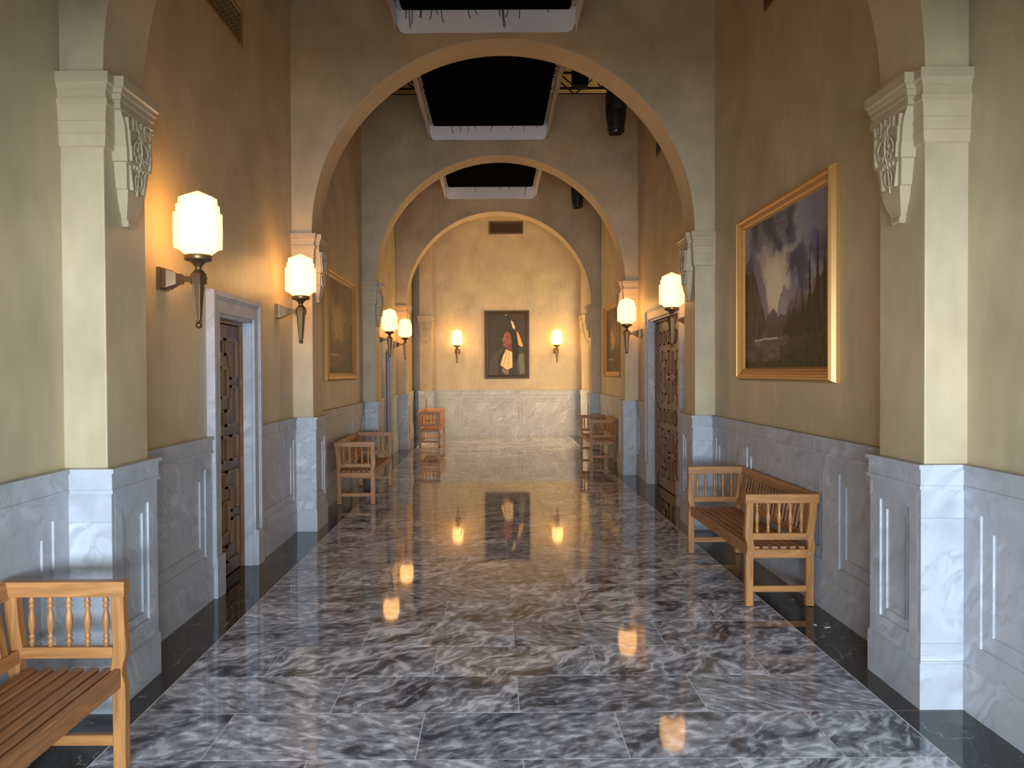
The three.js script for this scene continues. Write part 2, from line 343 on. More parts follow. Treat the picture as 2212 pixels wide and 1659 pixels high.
{
  for (const [f, label] of [[f5, 'tall window with sunlit blind in the right wall of the end bay'], [faces.left, 'tall window with sunlit blind behind the bench of the end bay']]) {
  const w = struct(f === f5 ? 'window_1' : 'window_3', [fbox(f, ...winSpan(f), winBox[2], winBox[3], -0.12, -0.10)], M.sunPane, label, 'window');
  const fr = []; for (const [a, b, c, d] of [[0, 1, 0, 0.02], [0, 1, 0.98, 1], [0, 0.035, 0, 1], [0.965, 1, 0, 1]]) { const [o, e] = winSpan(f), W = e - o; fr.push(fbox(f, o + a * W, o + b * W, winBox[2] + c * 3.65, winBox[2] + d * 3.65, -0.10, 0.0)); }
  mesh('window_frame', fr.map((g) => woodUV(g)), M.walnut, w); }
  // entrance behind the visitor
  const e0 = 3.78, e1 = 4.0;
  struct('wall_entrance', [box(-WALL - 0.25, -1.9, -0.05, WALL_TOP, e1, e0), box(1.9, WALL + 0.25, -0.05, WALL_TOP, e1, e0), box(-1.9, 1.9, 1.96, WALL_TOP, e1, e0), box(-1.9, 1.9, -0.05, 0.8, e1, e0)].map((g) => boxUV(g)), M.wall, 'entrance wall behind the visitor', 'wall');
  struct('wall_vestibule', [boxUV(box(-WALL - 0.1, WALL + 0.1, 1.98, WALL_TOP, 0.5, 0.75)), boxUV(box(-WALL - 0.1, WALL + 0.1, 2.3, 2.4, 0.75, 3.8))], M.wall, 'plaster header of the low entrance vestibule behind the visitor', 'wall');
  const p = struct('window_2', [box(-1.9, 1.9, 0.8, 1.96, 3.90, 3.88)], M.dayPane, 'wide entrance window behind the visitor', 'window');
  mesh('window_frame', [box(-1.9, 1.9, 0.8, 0.85, 3.88, 3.80), box(-1.9, 1.9, 1.91, 1.96, 3.88, 3.80), box(-1.9, -1.86, 0.8, 1.96, 3.88, 3.80), box(1.86, 1.9, 0.8, 1.96, 3.88, 3.80)].map((g) => woodUV(g)), M.walnut, p);
}
// ---- studio shell over the set
{
  const pos = [], n = 150, z0 = 4.4, z1 = -25, prof = [[0, 0], [0.34, 0], [0.5, -0.05], [0.84, -0.05], [1, 0]];
  const line = []; for (let i = 0; i < n; i++) for (const [a, b] of prof.slice(0, 4)) line.push([z0 + (z1 - z0) * (i + a) / n, 8.0 + b]);
  for (let i = 0; i + 1 < line.length; i++) { const [a, b] = line[i], [c, d] = line[i + 1]; pos.push(-6, b, a, 6, b, a, 6, d, c, -6, b, a, 6, d, c, -6, d, c); }
  const g = new THREE.BufferGeometry(); g.setAttribute('position', new THREE.Float32BufferAttribute(pos, 3)); g.computeVertexNormals();
  struct('ceiling', [boxUV(g), boxUV(box(-6, 6, 8.05, 8.2, z0, z1))], M.deck, 'corrugated metal roof deck above the open set', 'ceiling');
  struct('wall_studio_left', [box(-6.2, -6, -0.1, 8.1, z0, z1)].map((g) => boxUV(g)), M.studio, 'dark studio wall left of the set', 'wall');
  struct('wall_studio_right', [box(6, 6.2, -0.1, 8.1, z0, z1)].map((g) => boxUV(g)), M.studio, 'dark studio wall right of the set', 'wall');
  struct('wall_studio_back', [box(-6.2, 6.2, -0.1, 8.1, z1, z1 - 0.2)].map((g) => boxUV(g)), M.studio, 'dark studio wall behind the set', 'wall');
  struct('wall_studio_front', [box(-6.2, 6.2, WALL_TOP, 8.1, z0, z0 + 0.2), box(-6.2, -WALL - 0.25, -0.1, WALL_TOP, z0, z0 + 0.2), box(WALL + 0.25, 6.2, -0.1, WALL_TOP, z0, z0 + 0.2)].map((g) => boxUV(g)), M.studio, 'dark studio wall around the entrance', 'wall');
}

// ---- arched cross walls
const CAPITAL = [[0, 0.046], [-0.047, 0.046], [-0.055, 0.036], [-0.078, 0.032], [-0.08, 0.026], [-0.122, 0.026], [-0.124, 0.036], [-0.148, 0.036], [-0.152, 0.029], [-0.226, 0.020], [-0.229, 0.0235], [-0.287, 0.0165], [-0.290, 0.0205], [-0.345, 0.0125], [-0.352, 0.0]];
function capitalGeo(x0, x1, z0, z1, sides) {              // sides: how far the moulding stands out at [x0, x1, z0, z1]
  return stacked(CAPITAL.map(([y, p]) => [CAP_TOP + y, p]), ([, p]) => [[x0 - p * sides[0], z1 + p * sides[3]], [x1 + p * sides[1], z1 + p * sides[3]], [x1 + p * sides[1], z0 - p * sides[2]], [x0 - p * sides[0], z0 - p * sides[2]]]);
}
// corbel: local x across, y up from its top, z out of the face
const CORBEL = [[0, 0.205, 0.092], [-0.05, 0.205, 0.092], [-0.054, 0.196, 0.080], [-0.078, 0.196, 0.078], [-0.080, 0.188, 0.070], [-0.108, 0.188, 0.070], [-0.110, 0.181, 0.062], [-0.13, 0.181, 0.062], [-0.132, 0.190, 0.068], [-0.150, 0.190, 0.068],
  [-0.153, 0.168, 0.058], [-0.19, 0.158, 0.066], [-0.235, 0.152, 0.072], [-0.30, 0.146, 0.072], [-0.325, 0.146, 0.076], [-0.392, 0.136, 0.074], [-0.396, 0.124, 0.064], [-0.52, 0.102, 0.054], [-0.526, 0.094, 0.056], [-0.56, 0.088, 0.052], [-0.60, 0.076, 0.044], [-0.64, 0.058, 0.033], [-0.665, 0.046, 0.026], [-0.668, 0.050, 0.032], [-0.69, 0.042, 0.034], [-0.70, 0.036, 0.024]];
const corbelGeo = stacked(CORBEL, ([, w, p]) => [[-w, p], [w, p], [w, -0.01], [-w, -0.01]]);
const corbelAt = (y) => { for (let i = 0; i + 1 < CORBEL.length; i++) if (y <= CORBEL[i][0] && y >= CORBEL[i + 1][0]) { const t = (CORBEL[i][0] - y) / Math.max(1e-6, CORBEL[i][0] - CORBEL[i + 1][0]); return [CORBEL[i][1] + (CORBEL[i + 1][1] - CORBEL[i][1]) * t, CORBEL[i][2] + (CORBEL[i + 1][2] - CORBEL[i][2]) * t]; } return [0.05, 0.05]; };
const carvingGeo = (() => {
  const o = [], on = (x, y, up = 0.004) => new THREE.Vector3(x, y, corbelAt(y)[1] + up);
  const tube = (pts, r) => o.push(new THREE.TubeGeometry(new THREE.CatmullRomCurve3(pts), Math.max(6, pts.length * 4), r, 5, false));
  const bar = (x0, x1, y0, y1, h = 0.011) => { const p = corbelAt((y0 + y1) / 2)[1]; o.push(box(x0, x1, y0, y1, p - 0.012, p + h)); };
  for (const s of [-1, 1]) {
    // stepped border strips following the fan
    const edge = []; for (const y of [-0.175, -0.24, -0.31, -0.385]) edge.push([s * (corbelAt(y)[0] - 0.034), y]);
    for (let i = 0; i + 1 < edge.length; i++) { const [a, b] = edge[i], [c, d] = edge[i + 1]; const g = box(-0.007, 0.007, 0, Math.hypot(c - a, d - b), -0.012, 0.012); g.rotateZ(Math.atan2(-(a - c), b - d)); g.translate(c, d, corbelAt((b + d) / 2)[1]); o.push(g); }
    { const a = s * 0.088, b = -0.40, c = s * 0.060, d = -0.52, g = box(-0.007, 0.007, 0, Math.hypot(c - a, d - b), -0.012, 0.012); g.rotateZ(Math.atan2(-(a - c), b - d)); g.translate(c, d, corbelAt(-0.46)[1]); o.push(g); }
    // key blocks under the cornice
    bar(s * 0.060, s * 0.068, -0.235, -0.165); bar(s * 0.098, s * 0.106, -0.215, -0.175, 0.008); bar(s * 0.060, s * 0.112, -0.240, -0.232);
    bar(s * 0.022, s * 0.030, -0.215, -0.160);
    // scrolls
    const sp = []; for (let i = 0; i <= 22; i++) { const t = i / 22 * Math.PI * 3.2, r = 0.030 * (1 - i / 26); sp.push(on(s * (0.042 + r * Math.cos(t)), -0.355 + r * Math.sin(t), 0.006)); } tube(sp, 0.0055);
    tube([on(s * 0.072, -0.35), on(s * 0.078, -0.31, 0.008), on(s * 0.050, -0.275, 0.010), on(s * 0.015, -0.26, 0.006)], 0.006);
    tube([on(0, -0.42), on(s * 0.028, -0.44, 0.008), on(s * 0.035, -0.475, 0.008), on(s * 0.012, -0.515)], 0.005);
    tube([on(s * 0.006, -0.30), on(s * 0.026, -0.27, 0.008), on(s * 0.012, -0.225, 0.008), on(s * 0.03, -0.19)], 0.005);
    for (const [x, y, rx, ry] of [[0.024, -0.31, 0.010, 0.022], [0.052, -0.40, 0.009, 0.016], [0.02, -0.395, 0.008, 0.018]]) o.push(new THREE.SphereGeometry(1, 8, 6).scale(rx, ry, 0.012).translate(s * x, y, corbelAt(y)[1]));
  }
  tube([on(0, -0.19), on(0, -0.25, 0.008), on(0, -0.33, 0.010), on(0, -0.42, 0.006), on(0, -0.54)], 0.006);
  for (const y of [-0.26, -0.33, -0.43, -0.49]) o.push(new THREE.SphereGeometry(1, 8, 6).scale(0.010, 0.016, 0.013).translate(0, y, corbelAt(y)[1]));
  return merge(o.map((g) => boxUV(g)));
})();
function addCorbel(parent, x, z, turn) {
  const c = new THREE.Mesh(corbelGeo, M.arch); c.name = 'corbel'; c.position.set(x, CAP_TOP, z); c.rotation.y = turn; c.castShadow = c.receiveShadow = true; parent.add(c);
  const v = new THREE.Mesh(carvingGeo, M.arch); v.name = 'carving'; v.castShadow = v.receiveShadow = true; c.add(v);
}
function plinth(parent, x0, x1, z0, z1, panelFace, sides, panel) {   // marble foot of a pier; z1 is the face towards the entrance
  const ring = (p, y0, y1) => box(x0 - p * sides[0], x1 + p * sides[1], y0, y1, z0 - p * sides[2], z1 + p * sides[3]);
  stone('plinth_base', [ring(0.042, 0, 0.222), ring(0.037, 0.222, 0.232)], parent);
  stone('plinth_cap', [ring(0.046, 1.065, 1.085), ring(0.040, 1.085, 1.164), ring(0.053, 1.164, RAIL)], parent);
  // plain slabs on the faces across the corridor, in three courses
  for (const [a, b] of [[0.2325, 0.318], [0.319, 0.925], [0.926, 1.0648]]) stone('plinth_slab', [box(x0 - 0.0335 * sides[0], x1 + 0.0335 * sides[1], a, b, z1 + 0.001, z1 + 0.032 * sides[3]), ...(sides[2] ? [box(x0 - 0.0335 * sides[0], x1 + 0.0335 * sides[1], a, b, z0 - 0.032, z0 - 0.001)] : [])], parent);
  if (panel) stone('plinth_panel', panel, parent);
}
for (let k = 1; k <= 4; k++) {
  const zf = -colFront(k), zb = zf - COL_DEPTH, bev = 0.006;
  const sh = new THREE.Shape(); const S = SOFFIT;
  sh.moveTo(-WALL - 0.02, -0.02); sh.lineTo(-S - bev, -0.02); sh.lineTo(-S - bev, SPRING); sh.absarc(0, SPRING, S + bev, Math.PI, 0, true); sh.lineTo(S + bev, -0.02); sh.lineTo(WALL + 0.02, -0.02); sh.lineTo(WALL + 0.02, WALL_TOP); sh.lineTo(-WALL - 0.02, WALL_TOP); sh.closePath();
  const g = new THREE.ExtrudeGeometry(sh, { depth: COL_DEPTH - 2 * bev, bevelEnabled: true, bevelThickness: bev, bevelSize: bev, bevelSegments: 2, curveSegments: 72 }).translate(0, 0, zb + bev);
  const order = ['first', 'second', 'third', 'fourth'][k - 1];
  const a = struct('wall_arch', [boxUV(g, k * 0.7, k * 0.4)], M.arch, order + ' round arch across the corridor with carved corbels, counted from the entrance', 'arch');
  for (const s of [-1, 1]) {
    const xo = s * WALL, xi = s * SOFFIT, x0 = Math.min(xo, xi), x1 = Math.max(xo, xi), sd = s < 0 ? [0, 1, 1, 1] : [1, 0, 1, 1];
    mesh('capital', capitalGeo(x0, x1, zb, zf, sd), M.arch, a);
    addCorbel(a, xi, (zf + zb) / 2, -s * Math.PI / 2);
    const fs = s < 0 ? (q, t) => [-SOFFIT + t, -q] : (q, t) => [SOFFIT - t, -q], q0 = -zf, q1 = -zb;
    plinth(a, x0, x1, zb, zf, fs, sd, panelGeos(fs, q0, q1, 0.2325, 1.0648, q0 + 0.075, q0 + 0.37, 0.336, 0.96));
  }
}
// corner piers of the end bay, their corbels facing the corridor
for (const [x0, x1, sd, label] of [[-2.0, -1.69, [1, 1, 0, 1], 'plaster corner pier left of the end wall with carved corbel'], [2.14, 2.56, [1, 0, 0, 1], 'plaster corner pier right of the end wall with carved corbel']]) {
  const z1 = -20.0, z0 = -BACK;
  const p = struct('wall_pier', [boxUV(box(x0, x1, -0.02, 5.57, z0, z1))], M.arch, label, 'pier');
  mesh('capital', capitalGeo(x0, x1, z0, z1, sd), M.arch, p);
  addCorbel(p, x0 < 0 ? (x0 + x1) / 2 : 2.33, z1, 0);
  plinth(p, x0, x1, z0, z1, null, sd, [box(x0, x1 + 0.03 * sd[1], 0.2325, 1.0648, z0, z1 + 0.001)]);
}

// ---- doors
function outline(pts, w, z0, z1) {                        // bars along a closed rectilinear outline
  return pts.map(([x, y], i) => { const [a, b] = pts[(i + 1) % pts.length]; return box(Math.min(x, a) - w / 2, Math.max(x, a) + w / 2, Math.min(y, b) - w / 2, Math.max(y, b) + w / 2, z0, z1); });
}
const rect = (x0, x1, y0, y1) => [[x0, y0], [x1, y0], [x1, y1], [x0, y1]];
function leafPanels(w, h, three) {                        // outlines within a leaf 0..w, 0..h
  const o = [], m = w * 0.12, iw = w - 2 * m;
  const block = (y0, y1) => {
    const H = y1 - y0, a = iw * 0.44, b = iw * 0.25;
    for (const s of [0, 1]) {
      const X = (x) => (s ? w - m - x : m + x);
      o.push([[X(0), y1], [X(a), y1], [X(a), y1 - H * 0.17], [X(b), y1 - H * 0.17], [X(b), y1 - H * 0.45], [X(0), y1 - H * 0.45]]);
      o.push([[X(0), y0], [X(a), y0], [X(a), y0 + H * 0.17], [X(b), y0 + H * 0.17], [X(b), y0 + H * 0.45], [X(0), y0 + H * 0.45]]);
    }
    o.push(rect(w / 2 - iw * 0.14, w / 2 + iw * 0.14, y0 + H * 0.33, y0 + H * 0.67));
  };
  const row = (y0, y1) => { for (let i = 0; i < 3; i++) o.push(rect(m + iw * (i * 0.375), m + iw * (i * 0.375 + 0.25), y0, y1)); };
  if (three) { row(h * 0.865, h * 0.94); block(h * 0.52, h * 0.82); row(h * 0.40, h * 0.475); block(h * 0.075, h * 0.355); }
  else { block(h * 0.60, h * 0.94); row(h * 0.46, h * 0.555); block(h * 0.06, h * 0.415); }
  return o;
}
DOORS.forEach((d, i) => {
  const g = new THREE.Group(); g.name = 'door_' + (i + 1);
  g.userData = { kind: 'structure', category: 'door', label: ['carved dark wooden door in marble frame, between two sconces left of the tall landscape painting bay', 'carved wooden double door with brass handles in tall marble frame', 'narrow door in grey marble frame in the bay before the last arch'][i] };
  g.position.set(d.side === 'left' ? -WALL : WALL, 0, -d.c); g.rotation.y = d.side === 'left' ? Math.PI / 2 : -Math.PI / 2; scene.add(g);
  const hw = d.w / 2, C = CASING, H = d.h;
  for (const s of [-1, 1]) {
    const X = (a) => s * a;
    stone('jamb', [box(X(hw), X(hw + C * 0.62), 0.30, H, -0.08, 0.045), box(X(hw + C * 0.62), X(hw + C * 0.74), 0.30, H + C * 0.62, 0, 0.052), box(X(hw + C * 0.74), X(hw + C), 0.30, H + C * 0.74, 0, 0.062), box(X(hw - 0.016), X(hw + 0.02), 0.0, H, -0.125, 0.022)], g);
    stone('jamb_block', [box(X(hw - 0.004), X(hw + C + 0.006), 0, 0.30, -0.08, 0.07)], g);
  }
  stone('lintel', [box(-hw - C * 0.62, hw + C * 0.62, H, H + C * 0.62, -0.08, 0.045), box(-hw - C * 0.74, hw + C * 0.74, H + C * 0.62, H + C * 0.74, 0, 0.052), box(-hw - C, hw + C, H + C * 0.74, H + C, 0, 0.062), box(-hw, hw, H - 0.03, H, -0.125, 0.022)], g);
  const lw = (d.w - 0.04) / d.leaves;
  mesh('door_frame', [woodUV(box(-hw, -hw + 0.02, 0, H - 0.03, -0.12, -0.05)), woodUV(box(hw - 0.02, hw, 0, H - 0.03, -0.12, -0.05)), woodUV(box(-hw, hw, H - 0.055, H - 0.03, -0.12, -0.05))], M.walnutTrim, g);
  for (let l = 0; l < d.leaves; l++) {
    const x0 = -hw + 0.02 + l * lw, lh = H - 0.06;
    const leaf = mesh('door_leaf', [woodUV(rbox(x0 + 0.002, x0 + lw - 0.002, 0.008, lh, -0.125, -0.08, 0.003))], M.walnut, g);
    for (const pts of leafPanels(lw, lh, d.leaves === 2)) {
      const P = pts.map(([x, y]) => [x0 + x, y]);
      const xs = P.map((p) => p[0]), ys = P.map((p) => p[1]);
      const o = [...outline(P, 0.022, -0.081, -0.066), ...outline(P, 0.010, -0.07, -0.061)];
      mesh('door_panel', o.map((q) => woodUV(q)), M.walnutTrim, leaf);
      void xs; void ys;
    }
    const hx = d.leaves === 2 ? (l ? x0 + 0.045 : x0 + lw - 0.045) : x0 + lw * 0.07;
    const hy = 1.02;
    if (d.leaves === 2) mesh('door_handle', [rbox(hx - 0.02, hx + 0.02, hy - 0.14, hy + 0.16, -0.081, -0.074, 0.002), new THREE.TorusGeometry(0.06, 0.007, 6, 18, Math.PI).rotateZ(-Math.PI / 2 * 1).rotateY(-Math.PI / 2).scale(1, 1.5, 0.7).translate(hx, hy, -0.075)].map((q) => boxUV(q)), M.brass, leaf);
    else mesh('door_knob', [boxUV(new THREE.SphereGeometry(0.026, 12, 8).translate(hx, hy, -0.03)), boxUV(new THREE.CylinderGeometry(0.01, 0.014, 0.06, 10).rotateX(Math.PI / 2).translate(hx, hy, -0.055))], M.bronze, leaf);
  }
});

// ================================================================ THINGS
// ---- wall sconces (local: wall plane at z = 0, plate centre at the origin)
function ngon(n, r0, r1, y0, y1, z, turn = 0) { const g = new THREE.CylinderGeometry(r1, r0, y1 - y0, n, 1).toNonIndexed(); g.computeVertexNormals(); return boxUV(g.rotateY(turn).translate(0, (y0 + y1) / 2, z)); }
const SZ = 0.235;
function makeSconce(label) {
  const t = thing('wall_sconce', label, 'sconce', 'lit sconces of the corridor');
  const q = Math.PI / 4, sq = (h0, h1, z0, z1) => { const g = new THREE.CylinderGeometry(h1 * Math.SQRT2, h0 * Math.SQRT2, z1 - z0, 4, 1).toNonIndexed(); g.computeVertexNormals(); return boxUV(g.rotateY(q).rotateX(Math.PI / 2).translate(0, 0, (z0 + z1) / 2)); };
  mesh('wall_plate', [sq(0.070, 0.070, 0.001, 0.022), sq(0.058, 0.058, 0.022, 0.032), sq(0.062, 0.060, 0.032, 0.052), sq(0.056, 0.034, 0.052, 0.105), sq(0.031, 0.031, 0.105, 0.132)], M.bronze, t);
  mesh('arm', [sq(0.017, 0.017, 0.130, SZ - 0.03)], M.bronze, t);
  mesh('torch_body', [ngon(6, 0.021, 0.041, -0.262, -0.030, SZ), ngon(6, 0.052, 0.052, -0.032, 0.000, SZ), ngon(6, 0.057, 0.057, 0.000, 0.008, SZ), ngon(6, 0.052, 0.050, 0.008, 0.034, SZ), ngon(6, 0.046, 0.028, 0.034, 0.056, SZ), ngon(6, 0.023, 0.023, -0.268, -0.262, SZ)], M.bronze, t);
  const ribs = []; for (let k = 0; k < 6; k++) { const a = k * Math.PI / 3, g = new THREE.TubeGeometry(new THREE.LineCurve3(new THREE.Vector3(0.021 * Math.sin(a), -0.26, 0.021 * Math.cos(a) + SZ), new THREE.Vector3(0.041 * Math.sin(a), -0.032, 0.041 * Math.cos(a) + SZ)), 1, 0.0032, 5); ribs.push(boxUV(g)); }
  mesh('rib', ribs, M.brass, t);
  mesh('finial', [boxUV(new THREE.SphereGeometry(0.021, 16, 12).translate(0, -0.290, SZ))], M.bronze, t);
  const lathe = (pts, seg) => boxUV(new THREE.LatheGeometry(pts.map(([r, y]) => new THREE.Vector2(r, y)), seg).translate(0, 0, SZ));
  mesh('shade_holder', [lathe([[0, 0.05], [0.024, 0.052], [0.020, 0.062], [0.020, 0.070], [0.026, 0.084], [0.040, 0.100], [0.052, 0.108], [0.074, 0.113], [0.085, 0.120], [0.086, 0.146], [0.080, 0.150], [0, 0.150]], 28)], M.bronze, t);
  const shade = new THREE.LatheGeometry([[0, 0.151], [0.080, 0.151], [0.096, 0.166], [0.110, 0.176], [0.113, 0.182], [0.142, 0.190], [0.145, 0.196], [0.147, 0.300], [0.146, 0.412], [0.131, 0.418], [0.130, 0.462], [0.118, 0.468], [0.115, 0.506], [0.060, 0.529], [0, 0.554]].map(([r, y]) => new THREE.Vector2(r, y)), 8, Math.PI / 8).toNonIndexed(); shade.computeVertexNormals();
  mesh('shade', [boxUV(shade.translate(0, 0, SZ))], M.shade, t);
  return t;
}
function lampLight(o) {
  o.updateMatrixWorld(true);
  const p = new THREE.PointLight(lin(...LAMP_RGB), LAMP_POWER); p.position.set(0, 0.30, SZ); p.shadow.radius = 5; p.castShadow = true; o.add(p);
}
{
  const place = [
    ['left', 4.93, 'lit sconce on the left wall between first arch and the single carved door'],
    ['left', 7.54, 'lit sconce between the single carved door and the second arch'],
    ['right', 9.08, 'lit sconce between second arch and the double door'],
    ['right', 12.16, 'lit sconce between the double door and the third arch'],
    ['left', 13.95, 'lit sconce between third arch and the narrow grey-framed door'],
    ['left', 16.4, 'lit sconce between the narrow grey-framed door and the fourth arch'],
    ['back', -1.05, 'lit sconce on the end wall on the side the portrait sitter faces'],
    ['back', 1.515, 'lit sconce on the end wall on the side of the portrait feathers'],
  ];
  let proto = null;
  for (const [side, s, label] of place) {
    const o = proto ? copy(proto, label) : (proto = makeSconce(label));
    const [x, z] = faces[side](s, 0); o.position.set(x, side === 'back' ? 2.20 : 2.238, z); o.rotation.y = side === 'left' ? Math.PI / 2 : side === 'right' ? -Math.PI / 2 : 0;
  }
  for (const o of scene.children.filter((c) => c.name.startsWith('wall_sconce'))) lampLight(o);
}

// ---- benches (local: x along the seat, +z is the front)
function makeBench(label) {
  const t = thing('wooden_bench', label, 'bench', 'slatted teak benches along the walls');
  const L = 0.825, E = 0.045;
  const legShape = (front) => {                           // profile in the z-y plane
    const F = [[0, 0.235], [0.30, 0.235], [0.355, 0.234], [0.40, 0.223], [0.44, 0.226], [0.48, 0.238], [0.53, 0.240], [0.60, 0.235], [0.725, 0.231]], B = [[0, 0.188], [0.30, 0.188], [0.37, 0.186], [0.41, 0.180], [0.45, 0.186], [0.50, 0.192], [0.56, 0.190], [0.64, 0.187], [0.725, 0.187]];
    const off = front ? 0 : -0.422, sh = new THREE.Shape();
    const q = (p) => new THREE.Vector2(p[1] + off - (front ? 0 : 0.02 * smooth(0.36, 0.72, p[0])), p[0]);
    sh.moveTo(q(F[0]).x, 0.006); sh.splineThru(F.map(q).slice(1)); sh.lineTo(q(B[B.length - 1]).x, 0.725); sh.splineThru(B.map(q).reverse().slice(1, -1)); sh.lineTo(q(B[0]).x, 0.006);
    return new THREE.ExtrudeGeometry(sh, { depth: E - 0.006, bevelEnabled: true, bevelThickness: 0.003, bevelSize: 0.003, bevelSegments: 1, curveSegments: 5 }).rotateY(-Math.PI / 2).translate(0, 0, 0);
  };
  // extrude runs along +z; after the turn profile x -> +z and depth -> -x
  const spindle = (y0, y1, r) => { const H = y1 - y0, p = [[0, 0.55], [0.05, 0.62], [0.11, 0.95], [0.15, 0.50], [0.18, 0.82], [0.22, 0.84], [0.26, 0.52], [0.40, 0.92], [0.5, 1.0], [0.60, 0.92], [0.74, 0.52], [0.78, 0.84], [0.82, 0.82], [0.85, 0.50], [0.89, 0.95], [0.95, 0.62], [1, 0.55]]; return new THREE.LatheGeometry(p.map(([a, b]) => new THREE.Vector2(b * r, a * H)), 10); };
  const sp = spindle(0.51, 0.722, 0.0150);
  for (const s of [-1, 1]) {
    const x1 = s > 0 ? L : -L + E;                         // outer x of this end frame
    for (const front of [true, false]) { const leg = mesh('leg', [woodUV(legShape(front).translate(x1 - 0.003, 0, 0))], M.teak, t); const zc = front ? 0.211 : -0.211; mesh('foot_pad', [boxUV(new THREE.CylinderGeometry(0.016, 0.016, 0.006, 12).translate(x1 - E / 2, 0.0032, zc))], M.rubber, leg); }
    mesh('arm_rail', [woodUV(rbox(x1 - E - 0.004, x1 + 0.004, 0.722, 0.786, -0.275, 0.240))], M.teak, t);
    mesh('arm_lower_rail', [woodUV(rbox(x1 - E + 0.006, x1 - 0.008, 0.465, 0.512, -0.225, 0.186, 0.003))], M.teak, t);
    mesh('seat_end_rail', [woodUV(rbox(x1 - E + 0.006, x1 - 0.006, 0.338, 0.398, -0.225, 0.189, 0.003))], M.teak, t);
    mesh('stretcher', [woodUV(rbox(x1 - E + 0.008, x1 - 0.008, 0.100, 0.144, -0.225, 0.189, 0.003))], M.teak, t);
    for (let i = 0; i < 5; i++) { const m = new THREE.Mesh(woodUV(sp.clone()), M.teak); m.name = 'spindle'; m.position.set(x1 - E / 2, 0.511, -0.155 + i * 0.077); m.castShadow = m.receiveShadow = true; t.add(m); }
    for (const [y, z] of [[0.372, 0.212], [0.372, -0.208], [0.49, -0.222]]) mesh('wood_plug', [boxUV(new THREE.CylinderGeometry(0.006, 0.006, 0.004, 10).rotateZ(Math.PI / 2).translate(s > 0 ? x1 + 0.0005 : x1 - E - 0.0005, y, z))], M.copper, t);
  }
  mesh('apron', [woodUV(rbox(-L + E, L - E, 0.345, 0.425, 0.196, 0.222, 0.004))], M.teakSeat, t);
  mesh('rear_apron', [woodUV(rbox(-L + E, L - E, 0.345, 0.398, -0.215, -0.19, 0.004))], M.teakSeat, t);
  for (let i = 0; i < 6; i++) { const z = 0.160 - i * 0.0635; mesh('seat_slat', [woodUV(rbox(-L + 0.012, L - 0.012, 0.400, 0.420, z - 0.020, z + 0.020, 0.003))], M.teakSeat, t); }
  mesh('seat_bearer', [woodUV(rbox(-0.02, 0.02, 0.36, 0.398, -0.19, 0.196, 0.003))], M.teakSeat, t);
  const tilt = 0.17, inclined = (g) => g.rotateX(-tilt);
  const bk = new THREE.Vector3(0, 0.45, -0.203);
  const toBack = (g) => inclined(g).translate(bk.x, bk.y, bk.z);
  mesh('back_lower_rail', [woodUV(toBack(rbox(-L + E + 0.002, L - E - 0.002, 0, 0.055, -0.014, 0.014, 0.003)))], M.teak, t);
  mesh('back_top_rail', [woodUV(toBack(rbox(-L - 0.002, L + 0.002, 0.265, 0.338, -0.016, 0.014, 0.004)))], M.teak, t);
  const bs = spindle(0, 0.212, 0.0125);
  for (let i = 0; i <= 20; i++) {
    const x = -0.70 + i * 0.07;
    if (i % 4 === 0) mesh('back_slat', [woodUV(toBack(rbox(x - 0.024, x + 0.024, 0.054, 0.266, -0.007, 0.007, 0.002)))], M.teak, t);
    else mesh('back_spindle', [woodUV(toBack(bs.clone().translate(x, 0.054, 0)))], M.teak, t);
  }
  return t;
}
{
  const spots = [
    ['left', 2.435, -1.875, 'slatted teak bench against the left wall before the first arch'],
    ['right', 6.25, 1.880, 'slatted teak bench under the large landscape painting with pine trees'],
    ['left', 10.57, -1.835, 'slatted teak bench under the hazy golden landscape painting'],
    ['right', 14.83, 1.850, 'slatted teak bench between the third and fourth arch under a dark landscape'],
    ['left', 18.03, -1.53, 'slatted teak bench in the end bay beside the end wall'],
  ];
  let proto = null;
  for (const [side, d, x, label] of spots) { const o = proto ? copy(proto, label) : (proto = makeBench(label)); o.position.set(x, 0, -d); o.rotation.y = side === 'left' ? Math.PI / 2 : -Math.PI / 2; }
}

